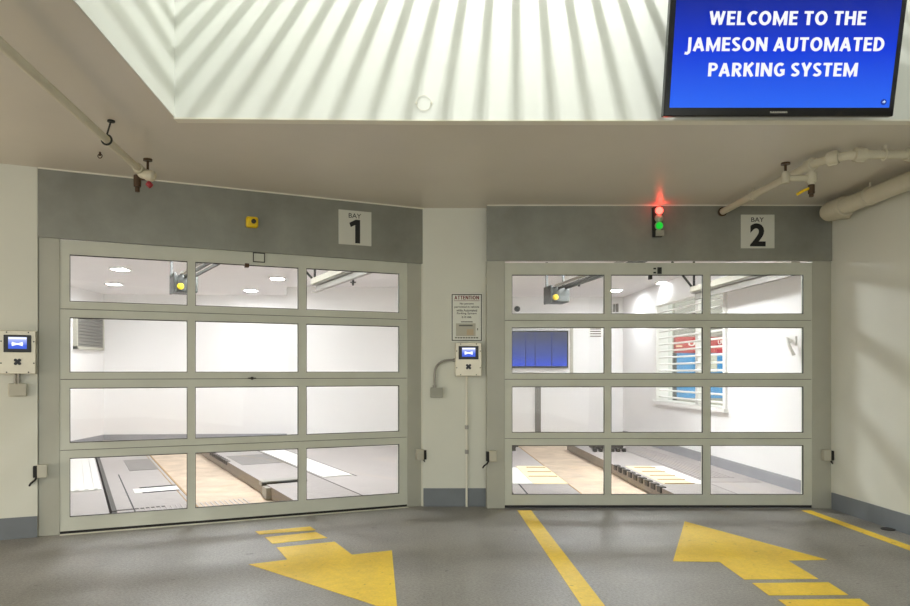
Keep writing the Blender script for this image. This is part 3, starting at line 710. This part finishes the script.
# signal light
t = thing('signal_light', Matrix.Translation(((657.5-CX)/100, Y2, Zb(222))), 'small vertical signal with red and green lamps lit over the right door', 'traffic light')
b = MB(); b.box(-.055, .04, -.03, 0, -.155, .145); b.build('backplate', M_black, t, .006)
for z, m, nm in ((.105, emit('red_lamp', (255, 62, 52), 8), 'lit red lens'), (.03, M_ltgrey, 'unlit clear lens'), (-.045, emit('green_lamp', (20, 190, 50), 1.0), 'lit green lens'), (-.12, M_grey, 'grey blank module')):
    b = MB()
    if z == -.12: b.box(-.03, .045, -.06, -.03, z-.028, z+.028)
    else: b.lathe((.005, -.03, z), (0, -1, 0), [(0, .034), (.02, .034), (.034, .027), (.042, .013), (.044, .002)])
    o = b.build('lens' if z > -.1 else 'base_module', m, t); o['label'] = nm
    b = MB(); b.torus((.005, -.03, z), (0, 1, 0), .038, .006); b.build('lens_ring', M_grey, o) if z > -.1 else b.bm.free()
# attention sign
t = thing('warning_sign', Matrix.Translation(((466.7-CX)/f*YP, YP, H+(CY-317.5)/f*YP)), 'white ATTENTION notice above the small control screen', 'sign')
wv_, hv = .165, .25
b = MB(); b.box(-wv_, wv_, -.006, 0, -hv, hv); b.build('plate', M_notice, t, .002)
b = MB(); i0, i1 = .012, .02
for a in ((-wv_+i0, wv_-i0, hv-i1, hv-i0), (-wv_+i0, wv_-i0, -hv+i0, -hv+i1), (-wv_+i0, -wv_+i1, -hv+i0, hv-i0), (wv_-i1, wv_-i0, -hv+i0, hv-i0)): b.box(a[0], a[1], -.0075, -.0055, a[2], a[3])
b.build('border', M_ink, t)
b = MB(); b.words('ATTENTION', -.125, .125, .183, .222, -.006, .0015, .2); b.box(-.13, .13, -.0075, -.0055, .168, .172); b.build('heading', M_redink, t)
for i, (s, w) in enumerate((('No persons', .07), ('permitted in vehicle', .125), ('while Automated', .105), ('Parking System', .1), ('is in use.', .05))):
    z = .13-i*.033; b = MB(); b.text(s, -w, w, z-.004, z+.021, -.006, .001, .012); b.build('lettering', M_ink, t)
b = MB(); b.box(-.11, .09, -.007, -.0055, -.19, -.06, 0); b.box(-.0, .07, -.0075, -.0065, -.18, -.12, 1); b.box(-.08, .06, -.0075, -.0065, -.09, -.075, 2); b.box(-.06, .06, -.0075, -.0065, -.05, -.04, 2)
b.box(.105, .115, -.0075, -.0055, -.13, -.11, 2); b.build('picture', [M_ltgrey, M_brown, M_greek], t)
b = MB()
for k in range(9): b.box(-.12+k*.027, -.12+k*.027+.02, -.0075, -.0055, -.213, -.2)
b.build('small_print', M_greek, t)
# control panels
M_pscr = emit('panel_screen', (64, 96, 215), 1.0, (196, 208, 250), (.055, .125))
M_pwhite = emit('panel_icon', (244, 248, 255), 1.1)
def control_panel(M, w, h, label):
    t = thing('control_panel', M, label, 'control panel', 'wall control panels')
    b = MB(); b.box(-w, w, -.075, 0, -h, h); b.build('box', M_ssteel, t, .004)
    b = MB(); b.box(-w*.76, w*.76, -.088, -.074, h*.0, h*.8); bz = b.build('screen_bezel', M_dark, t, .004)
    b = MB(); b.box(-w*.5, w*.52, -.0905, -.087, h*.16, h*.7); s_ = b.build('display', M_pscr, bz)
    b = MB(); zc = h*.38; k = w*.16                    # pale hourglass shaped symbol
    b.box(-k*.6, k*.6, -.092, -.09, zc-k*.35, zc+k*.35)
    for s in (-1, 1): b.prism([(s*k*.4, -.09, zc-k*.35), (s*k*1.8, -.09, zc-k*.85), (s*k*2.0, -.09, zc), (s*k*1.8, -.09, zc+k*.85), (s*k*.4, -.09, zc+k*.35)], (0, -.002, 0))
    b.box(-w*.48, w*.5, -.092, -.09, h*.6, h*.68)
    b.build('screen_symbol', M_pwhite, s_)
    b = MB()
    for i in range(4):
        a = PI/4+i*PI/2; c, s = math.cos(a), math.sin(a); r = w*.15
        b.cyl((c*r, -.075, -h*.44+s*r), (c*r, -.085, -h*.44+s*r), w*.095, n=12)
    b.cyl((0, -.075, -h*.44), (0, -.082, -h*.44), w*.12, n=12)
    b.build('button_cluster', M_dark, t)
    for x, z in [(x, z) for x in (-w*.9, w*.9) for z in (-h*.5, h*.5)]+[(x, z) for x in (-w*.6, w*.6) for z in (-h*.92, h*.92)]:
        b = MB(); b.cyl((x, -.075, z), (x, -.079, z), .006, n=8); b.build('screw', M_gasket, t)
    return t
u0, u1 = U1(.5), U1(36.6)
control_panel(F1 @ Matrix.Translation(((u0+u1)/2, .01, (Z1(18, 374)+Z1(18, 331))/2)), (u1-u0)/2, (Z1(18, 331)-Z1(18, 374))/2, 'steel control screen on the wall at the left edge beside the left door')
pc = D(468, 359.5, YP)
control_panel(Matrix.Translation(pc), .132, .168, 'steel control screen on the pier below the ATTENTION notice')
# junction boxes and conduits
t = thing('wall_junction_box', F1 @ Matrix.Translation((U1(19), .01, Z1(19, 389.5))), 'pale box hanging below the left control screen', 'junction box')
b = MB(); b.box(-.075, .06, -.05, 0, -.055, .05); b.build('box', M_ltgrey, t, .008)
b = MB()
for x in (-.025, .0): b.cyl((x, -.025, .05), (x, -.025, Z1(19, 374)-Z1(19, 389.5)+.002), .01, n=10)
b.build('conduit', M_zinc, t)
pj = D(436.5, 392.5, YP)
t = thing('wall_junction_box', Matrix.Translation(pj), 'grey box with a curved conduit left of the pier control screen', 'junction box')
b = MB(); b.box(-.062, .062, -.05, 0, -.05, .05); b.build('box', M_grey, t, .003)
pts = [(-.02, -.03, .05), (-.02, -.03, .2)]
for i in range(1, 7):
    a = i/6*PI/2; pts.append((-.02+.14*(1-math.cos(a)), -.03, .2+.13*math.sin(a)))
pts.append((.19, -.03, .33))
b = MB(); b.tube(pts, .012, 10); b.build('conduit', M_zinc, t)
b = MB(); b.cyl((-.02, -.03, .05), (-.02, -.03, .075), .018, n=12); b.cyl((.17, -.03, .33), (.192, -.03, .33), .018, n=12); b.build('connector', M_zinc, t)
px_ = D(466.5, 400, YP)
t = thing('conduit_run', Matrix.Translation((px_.x, YP, 0)), 'thin pale conduit from the pier control screen down to the floor', 'conduit')
b = MB(); b.cyl((0, -.025, 0), (0, -.025, pc.z-.166), .011, n=10); b.build('pipe', M_trim, t)
for z in (H-(451.5-CY)/98, H-(427-CY)/98):
    b = MB(); b.box(-.018, .018, -.042, 0, z-.02, z+.02); b.build('clip', M_zinc, t, .003)
# photo sensors on the posts
def photo_sensor(M, side, label):
    t = thing('photo_sensor', M, label, 'sensor', 'door edge sensors')
    b = MB(); b.box(-.03, .045, -.06, -.006, -.055, .055) if side > 0 else b.box(-.045, .03, -.06, -.006, -.055, .055)
    b.build('housing', M_ltgrey, t, .006)
    s = side
    b = MB(); xx = sorted((-s*.03, -s*.06)); b.box(xx[0], xx[1], -.055, -.0, -.05, .045); b.build('bracket', M_black, t, .003)
    b = MB(); b.tube([(-s*.035, -.03, -.05), (-s*.05, -.03, -.075), (-s*.08, -.025, -.1), (-s*.09, -.01, -.12)], .008, 8); b.build('cable', M_black, t)
photo_sensor(F1 @ Matrix.Translation((U1(41.5), .024, Z1(41, 471))), 1, 'sensor on the leftmost post, left of the left door')
photo_sensor(F1 @ Matrix.Translation((U1(420), .024, Z1(420, 454.5))), -1, 'sensor on the post between the left door and the pier')
photo_sensor(F2 @ Matrix.Translation((X2(492), .024, Zb(456))), 1, 'sensor on the post between the pier and the right door')
photo_sensor(F2 @ Matrix.Translation((X2(826.5), .024, Zb(455))), -1, 'sensor on the rightmost post, by the cream side wall')

# ------------------------------------------------------------------ floor paint
def flat(pts, z=.0025):
    b = MB(); b.prism([(p.x, p.y, -.001) for p in pts], (0, 0, z+.001)); return b
def fp(*px): return [F(*p) for p in px]
t = thing('painted_arrow', F(330, 560), 'yellow floor arrow pointing out of the left door', 'floor arrow', 'yellow floor arrows')
inv = t.matrix_world.inverted()
flat(fp((249, 564.5), (287.4, 559.8), (276.6, 547.6), (334.7, 541.8), (352, 554.9), (391.9, 550.5), (397.6, 612.6))).build('arrowhead', M_paint, t, 0, inv)
flat(fp((265, 537.4), (315.8, 532.2), (327.4, 538), (272.3, 543.8))).build('dash', M_paint, t, 0, inv)
flat(fp((255.4, 531.6), (310, 526.7), (315.8, 530.2), (259.2, 534.5))).build('dash', M_paint, t, 0, inv)
t = thing('painted_arrow', F(750, 560), 'yellow floor arrow pointing into the right door', 'floor arrow', 'yellow floor arrows')
inv = t.matrix_world.inverted()
flat(fp((684.7, 521.5), (673, 561.3), (719.5, 562), (744.2, 579.6), (818.3, 579), (787.8, 560.7), (827, 559.8))).build('arrowhead', M_paint, t, 0, inv)
flat(fp((752.3, 583.3), (828.4, 582.5), (848.2, 595), (768.9, 595.5))).build('dash', M_paint, t, 0, inv)
flat(fp((778, 599.9), (860, 599), (885, 617), (803, 617))).build('dash', M_paint, t, 0, inv)
xa, xb = 1.0*.955, 1.085
tag(flat([Vector((.963*1, 6.93, 0)), Vector((1.1, 6.93, 0)), Vector((1.07, 2.0, 0)), Vector((.935, 2.0, 0))]).build('painted_line', M_paint), 'yellow line on the floor at the left side of the right door', 'floor line')
tag(flat([Vector((3.77, 6.92, 0)), Vector((3.865, 6.92, 0)), Vector((3.86, 2.0, 0)), Vector((3.73, 2.0, 0))]).build('painted_line', M_paint), 'yellow line on the floor along the cream side wall', 'floor line')
p = F(888, 529.6)
b = MB(); b.cyl((p.x, p.y, -.001), (p.x, p.y, .006), .05, n=20); b.torus((p.x, p.y, .004), (0, 0, 1), .05, .006)
tag(b.build('floor_drain', M_gasket), 'small dark drain in the floor beside the cream side wall', 'drain')

# ------------------------------------------------------------------ pipes under the soffit
# left
A, B = C(140, 170, 1.56), C(0, 43, 1.56); dv = (B-A).normalized(); Bn = A+dv*5.5
t = thing('sprinkler_pipe', A, 'straight pale pipe under the soffit at upper left', 'pipe')
b = MB(); b.cyl((0, 0, 0), Bn-A, .026, n=18); b.build('pipe', M_pipe, t)
b = MB(); b.cyl(dv*.06, dv*-.05, .038, n=16); b.cyl((0, 0, -.03), (.07, -.02, -.05), .032, n=14); b.lathe((.09, -.02, -.05), (1, 0, -.2), [(-.05, .03), (-.03, .042), (.02, .042), (.035, .028)], 14); b.build('end_fitting', M_pipe, t, .003)
b = MB(); b.cyl((-.02, 0, -.04), (-.02, 0, -.13), .028, n=12); b.cyl((-.02, 0, -.13), (-.02, 0, -.17), .018, n=12); b.box(-.02, .05, -.012, .012, -.08, -.06); b.build('drain_valve', M_brass, t, .003)
b = MB(); b.cyl((.06, 0, -.1), (.085, 0, -.125), .022, n=12); b.build('red_cap', M_red, t)
b = MB(); b.cyl((.06, 0, -.0), (.06, 0, .08), .01, n=8); b.cyl((.06, 0, .07), (.06, 0, .085), .034, n=14); b.build('handwheel', M_brass, t)
hp = dv*dv.dot(C(114, 140, 1.56)-A)
b = MB(); b.torus(hp, dv, .032, .007); b.cyl(hp+Vector((0, 0, .03)), hp+Vector((.03, 0, ceil_z(A.x)-A.z)), .006, n=8); b.cyl(hp+Vector((.03, 0, ceil_z(A.x)-A.z-.012)), hp+Vector((.03, 0, ceil_z(A.x)-A.z)), .025, n=10); b.build('hanger', M_motor, t)
# right, thin
zz = H+1.6
pts = [Vector((3.02, Y2+.0, zz)), Vector((3.02, 5.46, zz)), Vector((3.03, 5.36, zz)), Vector((3.09, 5.24, zz)), Vector((3.18, 5.17, zz)), Vector((3.28, 5.155, zz)), Vector((3.7, 5.155, zz)), Vector((3.76, 5.13, zz)), Vector((3.785, 5.07, zz)), Vector((3.79, 3.5, zz))]
t = thing('sprinkler_pipe', Vector((3.05, 5.6, zz)), 'pale bent pipe with a drain valve under the soffit at upper right', 'pipe')
inv = t.matrix_world.inverted()
b = MB(); b.tube(pts, .032, 16); b.build('pipe', M_pipe, t, 0, inv)
for q, d_ in ((Vector((3.022, 5.42, zz)), Vector((.03, -1, 0))), (Vector((3.09, 5.24, zz)), Vector((.7, -.7, 0))), (Vector((3.24, 5.158, zz)), Vector((1, -.05, 0))), (Vector((3.62, 5.155, zz)), Vector((1, 0, 0)))):
    b = MB(); d_ = d_.normalized(); b.cyl(q-d_*.04, q+d_*.04, .048, n=16)
    for s in (-1, 1): b.cyl(q+Vector((0, 0, s*.045))-d_*.03, q+Vector((0, 0, s*.045))+d_*.03, .012, n=8)
    b.build('coupling', M_pipe, t, .004, inv)
b = MB()
q = Vector((3.03, 5.42, zz)); b.cyl(q, q-Vector((0, 0, .15)), .028, n=14); b.cyl(q-Vector((0, 0, .1)), q-Vector((.2, 0, .1)), .024, n=12); b.lathe(q-Vector((.2, 0, .1)), (0, 0, 1), [(-.04, .03), (0, .034), (.05, .026)], 12); b.cyl(q-Vector((0, 0, .06)), q-Vector((0, 0, .13)), .04, n=14)
b.build('branch', M_pipe, t, .003, inv)
b = MB(); q = Vector((2.83, 5.42, zz-.08)); b.cyl(q, q+Vector((0, 0, .1)), .01, n=8); b.cyl(q+Vector((0, 0, .085)), q+Vector((0, 0, .1)), .034, n=12); b.build('handwheel', M_brass, t, 0, inv)
b = MB(); q = Vector((3.03, 5.42, zz-.15)); b.cyl(q, q-Vector((0, 0, .07)), .024, n=12); b.cyl(q-Vector((0, 0, .07)), q-Vector((0, 0, .095)), .016, n=12); dvv = b.build('drain_valve', M_brass, t, .003, inv)
b = MB(); b.tube([q+Vector((-.02, 0, -.03)), q+Vector((-.06, 0, -.045)), q+Vector((-.11, 0, -.075))], .011, 8); b.build('lever', M_yellow, dvv, 0, inv)
for q, ax in ((Vector((3.02, 6.35, zz)), (0, 1, 0)), (Vector((3.42, 5.155, zz)), (1, 0, 0))):
    b = MB(); b.torus(q, ax, .036, .008); b.box(q.x-.012, q.x+.012, q.y-.012, q.y+.012, zz+.03, H+1.67); b.build('hanger', M_pipe, t, 0, inv)
b = MB(); b.cyl((3.02, Y2-.02, zz), (3.02, Y2, zz), .045, n=16); b.build('wall_flange', M_brass, t, 0, inv)
# right, thick
zt_ = H+1.545; xt = XR-.17
t = thing('drain_pipe', Vector((xt, 6.8, zt_)), 'thick pale pipe along the top of the cream side wall', 'pipe')
inv = t.matrix_world.inverted()
pts = [Vector((xt, 0, zt_)), Vector((xt, 6.6, zt_))]
for i in range(1, 7):
    a = i/6*PI/2; pts.append(Vector((xt+.1*(1-math.cos(a)), 6.6+.14*math.sin(a), zt_)))
pts.append(Vector((XR-.002, 6.74, zt_)))
b = MB(); b.tube(pts, .074, 20); b.build('pipe', M_pipe, t, 0, inv)
b = MB(); b.cyl((xt, 6.5, zt_), (xt, 6.6, zt_), .096, n=22); b.lathe((xt, 6.6, zt_), (0, 1, 0), [(0, .092), (.1, .098), (.18, .086), (.24, .05), (.26, .003)], 20); b.build('elbow', M_pipe, t, .004, inv)
for y in (6.15, 4.6):
    b = MB(); b.torus((xt, y, zt_), (0, 1, 0), .077, .008); b.cyl((xt, y, zt_+.074), (xt, y, H+1.67), .01, n=8); b.build('clamp', M_pipe, t, 0, inv)
# small hardware on the soffit and the well wall
p = C(100, 152.5, 1.69)
b = MB(); q = Vector((p.x, p.y, ceil_z(p.x))); b.cyl(q, q-Vector((0, 0, .03)), .008, n=8); b.torus(q-Vector((0, 0, .03)), (0, 1, 0), .016, .004)
tag(b.build('ceiling_hook', M_brass), 'tiny dark hook in the soffit left of the pale pipe end', 'hook')
p = D(424, 103.5, YW)
b = MB(); b.torus(p-Vector((0, .012, 0)), (0, 1, 0), .05, .0018); b.cyl(p+Vector((-.05, -.02, 0)), p+Vector((-.05, 0, 0)), .007, n=8); b.cyl(p+Vector((.05, -.02, 0)), p+Vector((.05, 0, 0)), .007, n=8)
tag(b.build('wall_ring', M_trim), 'thin round ring low on the striped white wall', 'ring')

# ------------------------------------------------------------------ welcome screen
TD = 4.45
tl = math.radians(11)
MT = Matrix.Translation(((778.3-CX)/f*TD, TD, H+(CY-116.3)/f*TD)) @ Matrix.Rotation(tl, 4, 'X')
t = thing('welcome_screen', MT, 'large blue welcome screen with white capitals below the striped white light well', 'screen')
w, hh = .731, .86
b = MB(); b.box(-w, w, 0, .05, 0, hh); b.box(-w*.7, w*.7, .05, .075, .1, hh-.15); b.build('bezel', M_bezel, t, .006)
M_ws = emit('welcome_picture', (40, 108, 255), .8, (2, 12, 96), (.04, .83, .45, (0, 58, 226)))
b = MB(); b.box(-w+.035, w-.035, -.003, .004, .052, hh-.03); s_ = b.build('display', M_ws, t)
M_wt = emit('white_text', (252, 252, 255), .85)
for body, hw, z0, z1 in (('WELCOME TO THE', .485, .538, .618), ('JAMESON AUTOMATED', .618, .387, .467), ('PARKING SYSTEM', .468, .238, .318)):
    b = MB(); b.words(body, -hw, hw, z0, z1, -.003, .002, .21); b.build('lettering', M_wt, s_)
b = MB(); c = w-.075; b.cyl((c, -.003, .085), (c, -.005, .085), .018, n=16, mi=1); b.prism([(c-.009, -.005, .08), (c-.004, -.005, .09), (c+.002, -.005, .09), (c+.002, -.005, .096), (c+.012, -.005, .086), (c+.002, -.005, .077), (c+.002, -.005, .083)], (0, -.002, 0))
b.build('corner_icon', [emit('icon_white', (210, 225, 255), .9), emit('icon_blue', (20, 50, 150), .9)], s_)
b = MB(); b.words('SAMSUNG', -.055, .055, .019, .03, -.0005, .001, .2); b.build('logo', M_ltgrey, t)
b = MB(); b.box(-.15, .15, .075, .1, .25, .55); b.box(-.04, .04, .09, .26, .34, .42); b.build('wall_mount', M_dark, t, .004)

# ================================================================== LIGHT
def area(name, loc, size, sy, power, color=(1, 1, 1), rot=(0, 0, 0)):
    l = bpy.data.lights.new(name, 'AREA'); l.shape = 'RECTANGLE'; l.size = size; l.size_y = sy; l.energy = power; l.color = color
    o = bpy.data.objects.new(name, l); COL.objects.link(o); o.location = loc; o.rotation_euler = rot; return o
for dx in (-.037, .037): area('light_well_lamp', (LX+dx, LYc, LZ), .022, .06, 62, (.985, 1, .97), (math.radians(78), 0, 0))
bl = bpy.data.lights.new('warm_left_fill', 'POINT'); bl.energy = 62; bl.color = (1, .74, .46); bl.shadow_soft_size = .1  # unseen warm source added low at left, tints soffit and shadows the pipe
o = bpy.data.objects.new('warm_left_fill', bl); COL.objects.link(o); o.location = (-5.4, 3.4, .6)
area('light_well_fill', (.9, 2.2, ZT-.06), 3.6, 3.6, 46, (1, .99, .96))  # soft fill added under the solid lid to lift the well's shade
area('shop_front_fill', (8.6, 14.2, 5.5), .6, .6, 130, (1, .96, .9), (math.radians(35), 0, 0))  # added light outside, only brightens the shop front behind the window
pr = bpy.data.lights.new('red_lamp_glow', 'POINT'); pr.energy = .25; pr.color = (1, .06, .04); pr.shadow_soft_size = .02
o = bpy.data.objects.new('red_lamp_glow', pr); COL.objects.link(o); o.location = ((657.5-CX)/100, Y2-.09, Zb(209))
wd = bpy.data.worlds.new('world'); sc.world = wd; wd.use_nodes = True
bg = wd.node_tree.nodes['Background']; bg.inputs[0].default_value = (.985, 1, .945, 1); bg.inputs[1].default_value = 1.6

# ================================================================== CAMERA
cam = bpy.data.cameras.new('camera'); co = bpy.data.objects.new('camera', cam); COL.objects.link(co)
co.location = (0, 0, H); co.rotation_euler = (PI/2, 0, 0)
cam.sensor_width = 36; cam.lens = f*36/910; cam.shift_x = (455-CX)/910; cam.shift_y = (CY-303)/910
cam.clip_start = .05; cam.clip_end = 200
sc.camera = co
sc.view_settings.view_transform = 'Standard'; sc.view_settings.look = 'None'
sc.view_settings.exposure = .2; sc.view_settings.gamma = 1; sc.view_settings.use_curve_mapping = False
sc.cycles.use_denoising = True
sc.cycles.max_bounces = 10; sc.cycles.diffuse_bounces = 5; sc.cycles.transparent_max_bounces = 12
sc.cycles.sample_clamp_indirect = 6
